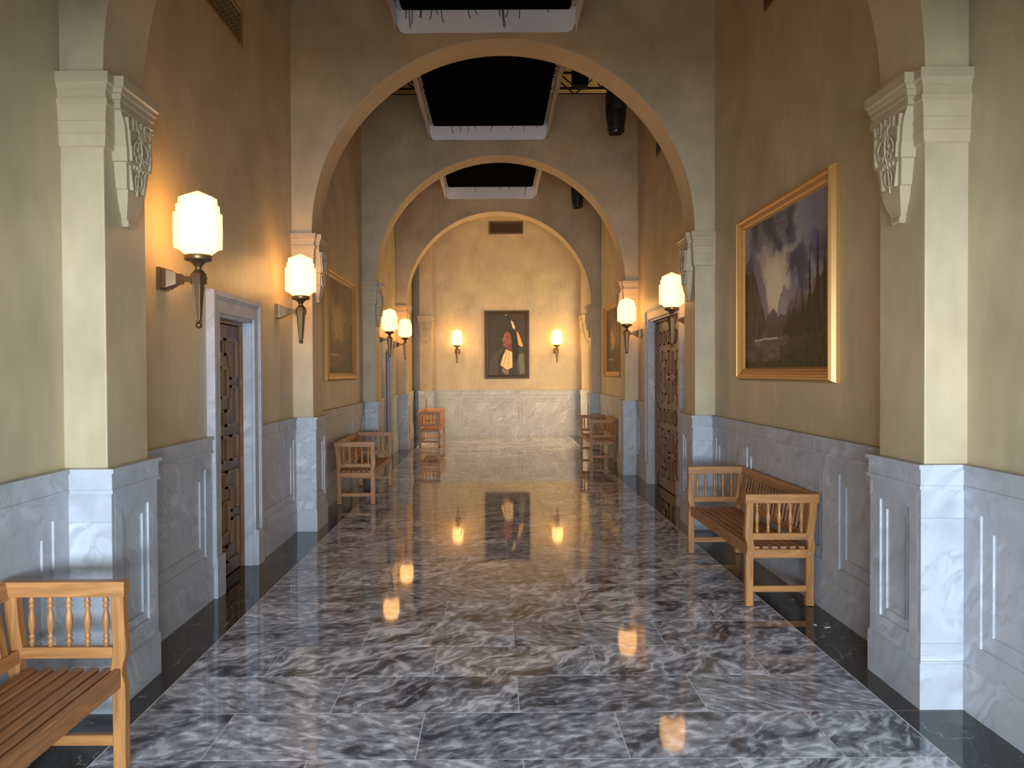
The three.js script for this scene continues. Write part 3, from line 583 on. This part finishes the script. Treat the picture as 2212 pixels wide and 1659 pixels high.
// ---- paintings
function landscape(seed, kind) {                           // an invented mountain valley; kind 0 stormy with pines, 1 golden haze, 2 dusk
  const n = makeNoise(seed), m = makeNoise(seed + 5);
  const ridge = (x, base, amp, f, o) => base + amp * (fbm(n, x * f + o, o, 5) * 1.4 + 0.35 * Math.abs(fbm(m, x * f * 1.7 + o, 3.3, 3)));
  const pines = []; let s = seed; const r = () => { s = (s * 1664525 + 1013904223) >>> 0; return s / 4294967296; };
  for (let i = 0; i < 70; i++) { const x = 0.52 + 0.5 * r(); pines.push([x, 0.18 + 0.25 * r() * (x - 0.35), 0.06 + 0.18 * r() * (0.35 + (x - 0.5) * 1.6), 0.010 + 0.010 * r()]); }
  if (kind === 0) pines.push([0.80, 0.30, 0.40, 0.020], [0.875, 0.30, 0.48, 0.026], [0.94, 0.32, 0.36, 0.022], [0.72, 0.24, 0.30, 0.018], [0.66, 0.20, 0.24, 0.016]);
  const P = kind === 0 ? { dk: [70, 72, 88], mid: [150, 142, 150], lt: [238, 220, 178], mt: [128, 112, 118], near: [66, 54, 42], wat: [136, 126, 124] }
    : kind === 1 ? { dk: [120, 98, 72], mid: [150, 120, 84], lt: [206, 164, 108], mt: [134, 104, 74], near: [96, 74, 48], wat: [150, 116, 76] }
      : { dk: [62, 54, 46], mid: [110, 92, 70], lt: [190, 150, 104], mt: [88, 72, 56], near: [44, 34, 24], wat: [120, 96, 70] };
  return dataTex(768, 560, (u, v) => {
    const wx = fbm(n, u * 3, v * 3, 4), wy = fbm(m, u * 3, v * 3, 4);
    const cl = fbm(n, u * 3.2 + wx, v * 2.6 + wy + 4, 5), gl = Math.exp(-(((u - 0.40) / 0.20) ** 2 + ((v - 0.52) / 0.30) ** 2));
    let c = mixc(P.dk, P.mid, smooth(-0.35, 0.25, cl)); c = mixc(c, P.lt, clamp(smooth(0.0, 0.55, cl + 0.75 * gl) * (0.25 + 0.85 * gl)));
    if (kind === 0) c = mixc(c, [96, 96, 122], 0.45 * smooth(0.55, 0.9, u) * smooth(0.5, 0.8, v));
    const brush = 10 * fbm(m, u * 60, v * 22, 2);
    const far = ridge(u, 0.53, 0.46, 3.2, 2) - 0.24 * Math.exp(-(((u - 0.40) / 0.09) ** 2)) + (kind ? -0.12 : 0.0);
    if (v < far) c = mixc(c, mixc(P.mt, P.mid, clamp(0.5 + 1.4 * fbm(n, u * 14 + v * 6, v * 9, 3))), kind === 1 ? 0.45 : 0.75);
    const mid = ridge(u, 0.34, 0.22, 4.1, 9) + 0.20 * smooth(0.5, 1, u) + 0.22 * smooth(0.3, 0.0, u);
    if (v < mid) c = mixc(mixc(P.mt, P.near, smooth(0.42, 0.2, v) * 0.5 + 0.25), [170, 120, 98], clamp(0.7 * fbm(m, u * 22, v * 10, 3)) * (kind === 1 ? 0.4 : 1));
    const cliff = 0.68 - 2.2 * Math.max(0, u - 0.13) + 0.05 * fbm(n, u * 20, 1, 3);
    if (u < 0.36 && v < cliff && kind !== 1) c = mixc(P.near, P.mt, clamp(0.25 + 0.9 * fbm(m, u * 26, v * 7, 3)));
    const lake = 0.20 + 0.012 * fbm(n, u * 9, 2, 2);
    if (v < lake && u < 0.66 + 0.15 * fbm(m, v * 8, 4, 2)) { c = mixc(P.near, P.wat, clamp(0.35 + 0.9 * gl + 0.7 * fbm(n, u * 7, v * 26, 3))); if (v > lake - 0.013 && u > 0.14 && u < 0.44) c = [206, 190, 168]; }
    const bank = 0.05 + 0.20 * smooth(0.42, 1.0, u) + 0.03 * fbm(n, u * 12, 8, 3);
    const hill = 0.14 + 0.46 * smooth(0.52, 1.05, u) + 0.05 * fbm(n, u * 15, 6, 4);
    if (v < hill && u > 0.47) c = mixc(P.near, P.mt, clamp(0.10 + 0.55 * fbm(m, u * 30, v * 14, 3)) * (kind === 1 ? 1 : 0.7));
    for (const [px, py, ph, pw] of pines) { const q = (v - py - ph * 0.0) / ph; if (u > px - 0.03 && u < px + 0.03 && q > 0 && q < 1 + 0.0) { const ww = pw * (1 - q) * (0.65 + 0.35 * Math.abs(Math.sin(q * 26))) + 0.0015; if (Math.abs(u - px) < ww) c = mixc(P.near, [34, 30, 18], kind === 1 ? 0.2 : 0.75); } }
    if (kind === 9) { const q = [u - 0.86, v - 0.74]; if ((Math.abs(q[0] + 0.02 * q[1]) < 0.004 && v < 0.76 && v > 0.35) || (Math.hypot(q[0] * 1.6, q[1] * 0.9) + 0.05 * fbm(n, u * 40, v * 40, 2) < 0.055)) c = [40, 34, 22]; }
    if (v < bank) c = mixc([40, 36, 24], [86, 82, 52], clamp(0.3 + 0.9 * fbm(m, u * 24, v * 24, 3)));
    return [c[0] + brush, c[1] + brush, c[2] + brush];
  });
}
const FRAME_PROFILE = [[0, 0.0, 0.030], [0.012, 0.0, 0.058], [0.022, 0, 0.074], [0.034, 0, 0.074], [0.038, 0, 0.064], [0.054, 0, 0.060], [0.060, 0, 0.050], [0.072, 0, 0.052], [0.084, 0, 0.040], [0.094, 0, 0.036], [0.104, 0, 0.024], [0.110, 0, 0.016]];
function frameGeo(w, h, prof, back = 0.001) {              // mitred moulding: profile [inset, _, height]
  const pos = [], P = [[0, 0, back], ...prof, [prof[prof.length - 1][0], 0, back]];
  const ring = ([i, , z]) => [[-w / 2 + i, -h / 2 + i, z], [w / 2 - i, -h / 2 + i, z], [w / 2 - i, h / 2 - i, z], [-w / 2 + i, h / 2 - i, z]];
  for (let k = 0; k + 1 < P.length; k++) { const A = ring(P[k]), B = ring(P[k + 1]); for (let e = 0; e < 4; e++) { const f = (e + 1) % 4; pos.push(...A[e], ...A[f], ...B[f], ...A[e], ...B[f], ...B[e]); } }
  { const A = ring(P[0]), B = ring(P[P.length - 1]); for (let e = 0; e < 4; e++) { const f = (e + 1) % 4; pos.push(...A[f], ...A[e], ...B[e], ...A[f], ...B[e], ...B[f]); } }
  const g = new THREE.BufferGeometry(); g.setAttribute('position', new THREE.Float32BufferAttribute(pos, 3)); g.computeVertexNormals();
  return boxUV(g);
}
function painting(name, label, w, h, tex, frameMat, prof, side, s, y, group) {
  const t = thing(name, label, 'painting', group), i = prof[prof.length - 1][0];
  mesh('picture_frame', [frameGeo(w, h, prof)], frameMat, t);
  const cm = std(lin(1, 1, 1), 0.55, { map: tex });
  const g = new THREE.BoxGeometry(w - 2 * i + 0.004, h - 2 * i + 0.004, 0.008).translate(0, 0, 0.011);
  mesh('canvas', [g], cm, t);
  const [x, z] = faces[side](s, 0); t.position.set(x, y, z); t.rotation.y = side === 'left' ? Math.PI / 2 : side === 'right' ? -Math.PI / 2 : 0;
  return t;
}
painting('landscape_painting', 'large landscape painting of storm light over a lake and pines in gilt frame', 2.03, 1.46, landscape(31, 0), M.gold, FRAME_PROFILE, 'right', 6.205, 2.29, 'gilt-framed landscape paintings');
painting('landscape_painting', 'hazy golden landscape painting in gilt frame on the left wall', 2.05, 1.42, landscape(58, 1), M.gold, FRAME_PROFILE, 'left', 10.58, 2.255, 'gilt-framed landscape paintings');
painting('landscape_painting', 'dark brown landscape painting in gilt frame above the bench before the fourth arch', 2.05, 1.42, landscape(83, 2), M.gold, FRAME_PROFILE, 'right', 14.9, 2.255, 'gilt-framed landscape paintings');
{
  const W = 512, H = 800, cv = document.createElement('canvas'); cv.width = W; cv.height = H; const c = cv.getContext('2d');
  const poly = (col, pts) => { c.fillStyle = col; c.beginPath(); pts.forEach(([x, y], i) => (i ? c.lineTo(x * W, y * H) : c.moveTo(x * W, y * H))); c.closePath(); c.fill(); };
  c.fillStyle = '#3d352e'; c.fillRect(0, 0, W, H);
  const keep = seedState; seedState = 808;
  for (let i = 0; i < 900; i++) { const x = rnd(), y = rnd(); c.fillStyle = x > 0.62 && y < 0.5 ? ['#553a34', '#4a332e', '#5c4038'][i % 3] : ['#3b3a35', '#4a4740', '#353029', '#45423a'][i % 4]; c.globalAlpha = 0.35; c.beginPath(); c.ellipse(x * W, y * H, 8 + 22 * rnd(), 4 + 8 * rnd(), rnd() * 3, 0, 7); c.fill(); }
  c.globalAlpha = 1;
  // coat
  poly('#4a463d', [[0.02, 1], [0.05, 0.78], [0.18, 0.64], [0.36, 0.56], [0.50, 0.60], [0.66, 0.56], [0.84, 0.58], [0.98, 0.66], [1, 1]]);
  poly('#38312b', [[0.26, 1], [0.27, 0.72], [0.40, 0.60], [0.60, 0.60], [0.72, 0.72], [0.78, 1]]);
  poly('#6a6a5c', [[0.78, 0.66], [0.92, 0.64], [0.97, 0.95], [0.84, 0.98]]);
  // hair
  poly('#2a241d', [[0.50, 0.275], [0.58, 0.255], [0.68, 0.265], [0.76, 0.32], [0.79, 0.45], [0.82, 0.58], [0.80, 0.72], [0.70, 0.80], [0.62, 0.68], [0.58, 0.50]]);
  // neck and face in profile
  poly('#6e3f2c', [[0.47, 0.52], [0.62, 0.46], [0.64, 0.62], [0.58, 0.66], [0.48, 0.57]]);
  poly('#8a5440', [[0.53, 0.28], [0.45, 0.31], [0.42, 0.345], [0.425, 0.37], [0.385, 0.425], [0.40, 0.44], [0.395, 0.455], [0.41, 0.468], [0.40, 0.485], [0.41, 0.52], [0.46, 0.535], [0.55, 0.52], [0.63, 0.46], [0.60, 0.33]]);
  poly('#a8694d', [[0.44, 0.33], [0.42, 0.35], [0.43, 0.375], [0.39, 0.425], [0.42, 0.43], [0.47, 0.40], [0.50, 0.34]]);
  poly('#4a2a20', [[0.45, 0.375], [0.52, 0.365], [0.53, 0.378], [0.46, 0.388]]); poly('#5e3327', [[0.41, 0.463], [0.46, 0.465], [0.45, 0.474], [0.41, 0.473]]);
  // breast cloth
  poly('#e6c592', [[0.48, 0.575], [0.56, 0.60], [0.64, 0.62], [0.645, 0.87], [0.50, 0.91], [0.33, 0.83], [0.40, 0.68]]);
  c.strokeStyle = '#7a4a28'; c.lineWidth = 4; for (const [a, b] of [[[0.50, 0.59], [0.41, 0.86]], [[0.57, 0.61], [0.505, 0.90]]]) { c.beginPath(); c.moveTo(a[0] * W, a[1] * H); c.lineTo(b[0] * W, b[1] * H); c.stroke(); }
  poly('#8a7264', [[0.38, 0.87], [0.50, 0.925], [0.55, 0.90], [0.54, 0.97], [0.49, 0.99], [0.37, 0.94]]);
  // feathers
  poly('#2f241c', [[0.47, 0.03], [0.52, 0.02], [0.62, 0.10], [0.60, 0.14]]); poly('#ead2a8', [[0.60, 0.10], [0.66, 0.13], [0.72, 0.22], [0.70, 0.255], [0.65, 0.22]]); poly('#f0e6d2', [[0.465, 0.012], [0.49, 0.008], [0.495, 0.025], [0.475, 0.03]]);
  poly('#e0aa62', [[0.75, 0.29], [0.80, 0.31], [0.86, 0.40], [0.92, 0.52], [0.88, 0.54], [0.80, 0.50], [0.775, 0.40]]);
  seedState = keep;
  const tx = new THREE.CanvasTexture(cv); tx.colorSpace = THREE.SRGBColorSpace;
  painting('portrait_painting', 'portrait of a person in profile with feathers and cream breast cloth, dark frame', 1.165, 1.765, tx, M.brownFrame, [[0, 0, 0.03], [0.012, 0, 0.045], [0.045, 0, 0.045], [0.05, 0, 0.036], [0.062, 0, 0.04], [0.075, 0, 0.03], [0.085, 0, 0.02]], 'back', 0.235, 2.365);
}

// ---- wall vents with pierced grilles
function vent(label, side, s, y, w, h, mat) {
  const t = thing('air_vent', label, 'vent', 'pierced air vents high on the walls'), fr = 0.045;
  mesh('vent_frame', [frameGeo(w, h, [[0, 0, 0.012], [0.006, 0, 0.016], [0.036, 0, 0.016], [fr, 0, 0.008]])], mat, t);
  mesh('backing', [boxUV(box(-w / 2 + fr, w / 2 - fr, -h / 2 + fr, h / 2 - fr, 0.001, 0.003))], M.black, t);
  const o = [], nx = Math.round((w - 2 * fr) / 0.066), ny = Math.max(3, Math.round((h - 2 * fr) / 0.066)), dx = (w - 2 * fr) / nx, dy = (h - 2 * fr) / ny, b = 0.007;
  for (let i = 0; i <= nx; i++) { const x = -w / 2 + fr + i * dx; o.push(box(x - b / 2, x + b / 2, -h / 2 + fr, h / 2 - fr, 0.003, 0.010)); }
  for (let j = 0; j <= ny; j++) { const yy = -h / 2 + fr + j * dy; o.push(box(-w / 2 + fr, w / 2 - fr, yy - b / 2, yy + b / 2, 0.003, 0.010)); }
  for (let i = 0; i < nx; i++) for (let j = 0; j < ny; j++) { const x = -w / 2 + fr + (i + 0.5) * dx, yy = -h / 2 + fr + (j + 0.5) * dy; o.push(new THREE.TorusGeometry(dx * 0.24, 0.004, 4, 8).translate(x, yy, 0.007)); for (const a of [Math.PI / 4, -Math.PI / 4]) o.push(box(-dx * 0.5, dx * 0.5, -0.0025, 0.0025, 0.003, 0.008).rotateZ(a).translate(x, yy, 0)); }
  mesh('grille', o.map((g) => boxUV(g)), mat, t);
  const [x, z] = faces[side](s, 0); t.position.set(x, y, z); t.rotation.y = side === 'left' ? Math.PI / 2 : side === 'right' ? -Math.PI / 2 : 0;
}
vent('brass pierced air vent high on the left wall above the single carved door', 'left', 6.10, 4.50, 0.92, 0.32, M.brass);
vent('brown pierced air vent high above the large landscape painting', 'right', 6.17, 4.83, 0.92, 0.32, M.ventBrown);
vent('brown pierced air vent high above the double door', 'right', 10.54, 4.80, 0.92, 0.32, M.ventBrown);
vent('dark pierced air vent at the top of the end wall', 'back', 0.225, 5.395, 0.89, 0.325, M.ventBrown);

// ---- overhead soft boxes: black cloth bottom inside a white hanging skirt
function softbox(label, xc, w, dNear, dFar, y, hgt, ties) {
  const t = thing('overhead_softbox', label, 'softbox', 'cloth boxes hanging over the corridor'); t.position.set(xc, y, 0);
  const hw = w / 2, R = 0.10, zf = -dFar, zn = -dNear, up = hgt + 0.02;
  const skirt = (name, wid, amp) => {                      // a hanging sheet with rounded lower corners and slow folds
    const sh = new THREE.Shape(); sh.moveTo(-wid, up + 0.35); sh.lineTo(-wid, R); sh.quadraticCurveTo(-wid, 0, -wid + R, 0); sh.lineTo(wid - R, 0.0); sh.quadraticCurveTo(wid, 0, wid, R); sh.lineTo(wid, up + 0.35); sh.closePath();
    void amp; return new THREE.ExtrudeGeometry(sh, { depth: 0.012, bevelEnabled: false, curveSegments: 8 });
  };
  const wavy = (nx, fn) => { const g = new THREE.PlaneGeometry(1, 1, nx, 6), P = g.attributes.position; for (let i = 0; i < P.count; i++) { const v = fn(P.getX(i) + 0.5, P.getY(i) + 0.5); P.setXYZ(i, ...v); } g.computeVertexNormals(); return g; };
  const thick = (fn, nx) => { const a = wavy(nx, (u, v) => fn(u, v, 0)), b = wavy(nx, (u, v) => fn(u, v, 0.006)); return [boxUV(a), boxUV(b)]; };
  void skirt;
  const corner = (u) => { const e = Math.min(u, 1 - u) * w; return e < R ? R - Math.sqrt(Math.max(0, R * R - (R - e) ** 2)) : 0; };
  const top = up + 0.10;
  mesh('skirt', [...thick((u, v, k) => { const lo = corner(u) - 0.006 * NZ(u * 5 + dFar, 1.5); const y0 = lo + (top - lo) * v; return [(u - 0.5) * w, y0, zf + 0.02 * fbm(NZ, u * 4 + dFar, v * 1.5, 2) * (1 - v) - k]; }, 48)], M.skirt, t);
  for (const s of [-1, 1]) mesh('skirt', [...thick((u, v, k) => { const lo = 0.02 * NZ2(u * 4 + dFar, 2 + s); return [s * (hw + k + 0.02 * fbm(NZ2, u * 5 + dFar, s + v, 2) * (1 - v)), lo + (top - lo) * v, zf + (zn - zf) * u]; }, 48)], M.skirt, t);
  mesh('skirt', [...thick((u, v, k) => [(u - 0.5) * w, hgt + 0.02 + (top - hgt - 0.02) * v, zn + k], 24)], M.skirt, t);
  mesh('black_cloth', [boxUV(rbox(-hw + 0.055, hw - 0.055, hgt, hgt + 0.16, zn - 0.02, zf + 0.012, 0.03))], M.velour, t);
  for (let i = 0; i < ties; i++) { const x = rr(-hw + 0.1, hw - 0.1), l = rr(0.02, 0.12) * (rnd() < 0.25 ? 1.6 : 0.8), k = rr(-0.03, 0.03); mesh('cloth_tie', [boxUV(new THREE.TubeGeometry(new THREE.QuadraticBezierCurve3(new THREE.Vector3(x, hgt + 0.01, zf + 0.016), new THREE.Vector3(x, hgt - l * 0.6, zf + 0.022), new THREE.Vector3(x + k, hgt - l, zf + 0.026)), 5, 0.0035, 4))], M.black, t); }
  const lace = []; for (const s of [-1, 1]) { const n = 60; const pts = []; for (let i = 0; i <= n; i++) pts.push(new THREE.Vector3(s * (hw - 0.03 + (i % 2 ? 0.018 : -0.018)), hgt + 0.01 + (i % 2) * 0.02, zf + (zn - zf) * i / n)); lace.push(boxUV(new THREE.TubeGeometry(new THREE.CatmullRomCurve3(pts), 120, 0.006, 4))); }
  mesh('edge_lacing', lace, M.whitePaint, t);
  for (const [sx, z] of [[-1, zf + 0.1], [1, zf + 0.1], [-1, zn - 0.1], [1, zn - 0.1]]) mesh('hanging_cable', [boxUV(new THREE.CylinderGeometry(0.005, 0.005, 7.96 - y - hgt - 0.1, 5).translate(sx * (hw - 0.1), (7.96 - y + hgt + 0.1) / 2, z))], M.black, t);
}
softbox('white-skirted overhead box with black cloth bottom between first and second arch', -0.165, 1.78, 4.75, 7.80, 5.01, 0.205, 16);
softbox('white-skirted overhead box with black cloth bottom between second and third arch', -0.17, 1.81, 8.72, 12.10, 5.225, 0.20, 9);
softbox('white-skirted overhead box with black cloth bottom between third and fourth arch', -0.16, 1.88, 13.05, 16.45, 5.28, 0.24, 8);

// ---- stage lamps hanging from pipes that rest on the wall tops
function stageLamp(label, x, d, yLow) {
  const p = thing('rigging_pipe', 'black steel pipe across the wall tops that carries the ' + (d < 12 ? 'stage lamp behind the second arch' : 'stage lamp behind the third arch'), 'pipe', 'rigging pipes');
  mesh('pipe', [boxUV(new THREE.CylinderGeometry(0.025, 0.025, 4.7, 12).rotateZ(Math.PI / 2))], M.steel, p); p.position.set(0, WALL_TOP + 0.026, -d);
  const t = thing('stage_lamp', label, 'stage lamp', 'unlit moving stage lamps'); t.position.set(x, yLow, -d); t.rotation.y = Math.PI / 2;
  const prof = [[0, 0.03], [0.085, 0.03], [0.088, 0.0], [0.098, 0.0], [0.104, 0.03], [0.112, 0.10], [0.128, 0.20], [0.136, 0.34], [0.134, 0.46], [0.118, 0.56], [0.08, 0.60], [0, 0.605]];
  const body = mesh('lamp_body', [boxUV(new THREE.LatheGeometry(prof.map(([r, y]) => new THREE.Vector2(r, y)), 28))], M.blackGloss, t);
  mesh('lens', [boxUV(new THREE.CylinderGeometry(0.084, 0.084, 0.012, 24).translate(0, 0.034, 0))], M.blackGloss, body);
  mesh('lens_ring', [boxUV(new THREE.TorusGeometry(0.108, 0.007, 6, 28).rotateX(Math.PI / 2).translate(0, 0.062, 0))], M.steel, body);
  for (const s of [-1, 1]) mesh('yoke_arm', [boxUV(rbox(s * 0.140, s * 0.175, 0.28, 0.74, -0.05, 0.05, 0.01))], M.steel, t);
  mesh('base_box', [boxUV(rbox(-0.20, 0.20, 0.72, 0.86, -0.12, 0.12, 0.015))], M.steel, t);
  const top = WALL_TOP - yLow; mesh('clamp', [boxUV(box(-0.025, 0.025, 0.85, top - 0.002, -0.02, 0.02)), boxUV(new THREE.TorusGeometry(0.034, 0.008, 6, 16).translate(0, top + 0.026, 0))], M.steel, t);
}
stageLamp('large black stage lamp hanging behind the second arch', 1.463, 10.0, 4.67);
stageLamp('black stage lamp hanging behind the third arch', 1.64, 16.2, 5.03);

// ---- truss, hanging box and cables over the set
{
  const t = thing('lighting_truss', 'black lattice lighting truss above the cross wall of the third arch', 'truss'); t.position.set(0, 6.55, -13.6);
  for (const [y, z] of [[0, 0], [0, -0.3], [0.38, 0], [0.38, -0.3]]) mesh('chord', [boxUV(new THREE.CylinderGeometry(0.024, 0.024, 9, 8).rotateZ(Math.PI / 2).translate(0, y, z))], M.steel, t);
  for (let i = 0; i < 20; i++) for (const z of [0, -0.3]) { const a = new THREE.Vector3(-4.5 + i * 0.45, i % 2 ? 0 : 0.38, z), b = new THREE.Vector3(-4.5 + (i + 1) * 0.45, i % 2 ? 0.38 : 0, z); mesh('lacing_bar', [boxUV(new THREE.TubeGeometry(new THREE.LineCurve3(a, b), 1, 0.013, 6))], M.steel, t); }
  for (const x of [-3.5, 3.5]) mesh('hanging_cable', [boxUV(new THREE.CylinderGeometry(0.008, 0.008, 1.1, 5).translate(x, 0.90, -0.15))], M.black, t);
  const h = thing('hanging_speaker', 'black box hanging from the truss beside the cloth box', 'speaker'); h.position.set(1.36, 6.40, -13.15);
  mesh('cabinet', [boxUV(rbox(-0.13, 0.13, 0, 0.75, -0.13, 0.13, 0.02))], M.black, h);
  mesh('bracket', [boxUV(box(-0.02, 0.02, 0.74, 1.55, -0.02, 0.02))], M.steel, h);
  for (let i = 0; i < 6; i++) {
    const x = 1.75 + i * 0.09, w = 0.10 + 0.05 * (i % 3), pts = [[x - w, 6.95, -13.58], [x - w * 0.9, 6.72, -13.5], [x, 6.52 - 0.05 * (i % 2), -13.46], [x + w * 0.8, 6.75, -13.5], [x + w, 6.97, -13.58]].map((p) => new THREE.Vector3(...p));
    mesh('looped_cable', [boxUV(new THREE.TubeGeometry(new THREE.CatmullRomCurve3(pts), 18, 0.012, 6).translate(0, -6.55, 13.6))], M.black, t);
  }
}
// ---- work lamps of the studio, above the set
function workLamp(x, y, z, power, label, bare = false) {
  const t = thing('work_lamp', label, 'lamp', 'studio work lamps under the roof deck'); t.position.set(x, y, z); const rise = 7.96 - y - 0.2;
  if (!bare) mesh('reflector', [boxUV(new THREE.LatheGeometry([[0.19, 0], [0.18, 0.06], [0.12, 0.16], [0.06, 0.20], [0.058, 0.205], [0.125, 0.165], [0.188, 0.06], [0.2, 0]].map(([r, y]) => new THREE.Vector2(r, y)), 24))], M.steel, t);
  mesh('bulb', [boxUV(new THREE.SphereGeometry(0.06, 14, 10).translate(0, 0.02, 0))], M.workGlow, t);
  mesh('stem', [boxUV(new THREE.CylinderGeometry(0.01, 0.01, rise, 6).translate(0, 0.2 + rise / 2, 0))], M.steel, t);
  const p = new THREE.PointLight(lin(1.0, 0.62, 0.25), power); p.position.set(0, -0.06, 0); p.shadow.radius = 3; p.castShadow = true; t.add(p);
}
workLamp(1.7, 7.35, -5.8, 0.8, 'studio work lamp high above the cloth box after the first arch');
workLamp(4.5, 6.3, -16.6, 34, 'studio work lamp beside the set under the roof deck', true);

// ---- small stray things
{
  const t = thing('paper_scrap', 'larger of two white paper scraps on the dark border before the bench', 'paper', 'paper scraps on the floor'); t.position.set(2.02, 0.0, -4.98);
  mesh('paper', [boxUV(box(-0.02, 0.02, 0.0005, 0.003, -0.008, 0.008).rotateY(0.4))], M.paper, t);
  const c = copy(t, 'smaller of two white paper scraps on the dark border before the bench'); c.position.set(1.96, 0, -5.03); c.rotation.y = 1.1; c.scale.set(0.6, 1, 0.8);
  const rod = thing('wooden_rod', 'thin upright wooden rod standing behind the bench of the end bay', 'rod'); rod.position.set(-1.80, 0, -19.55);
  mesh('rod', [boxUV(new THREE.CylinderGeometry(0.011, 0.011, 0.98, 8).translate(0, 0.491, 0))], M.walnut, rod); mesh('foot', [boxUV(new THREE.CylinderGeometry(0.05, 0.06, 0.012, 12).translate(0, 0.006, 0))], M.walnut, rod);
}

renderer.render(scene, camera);
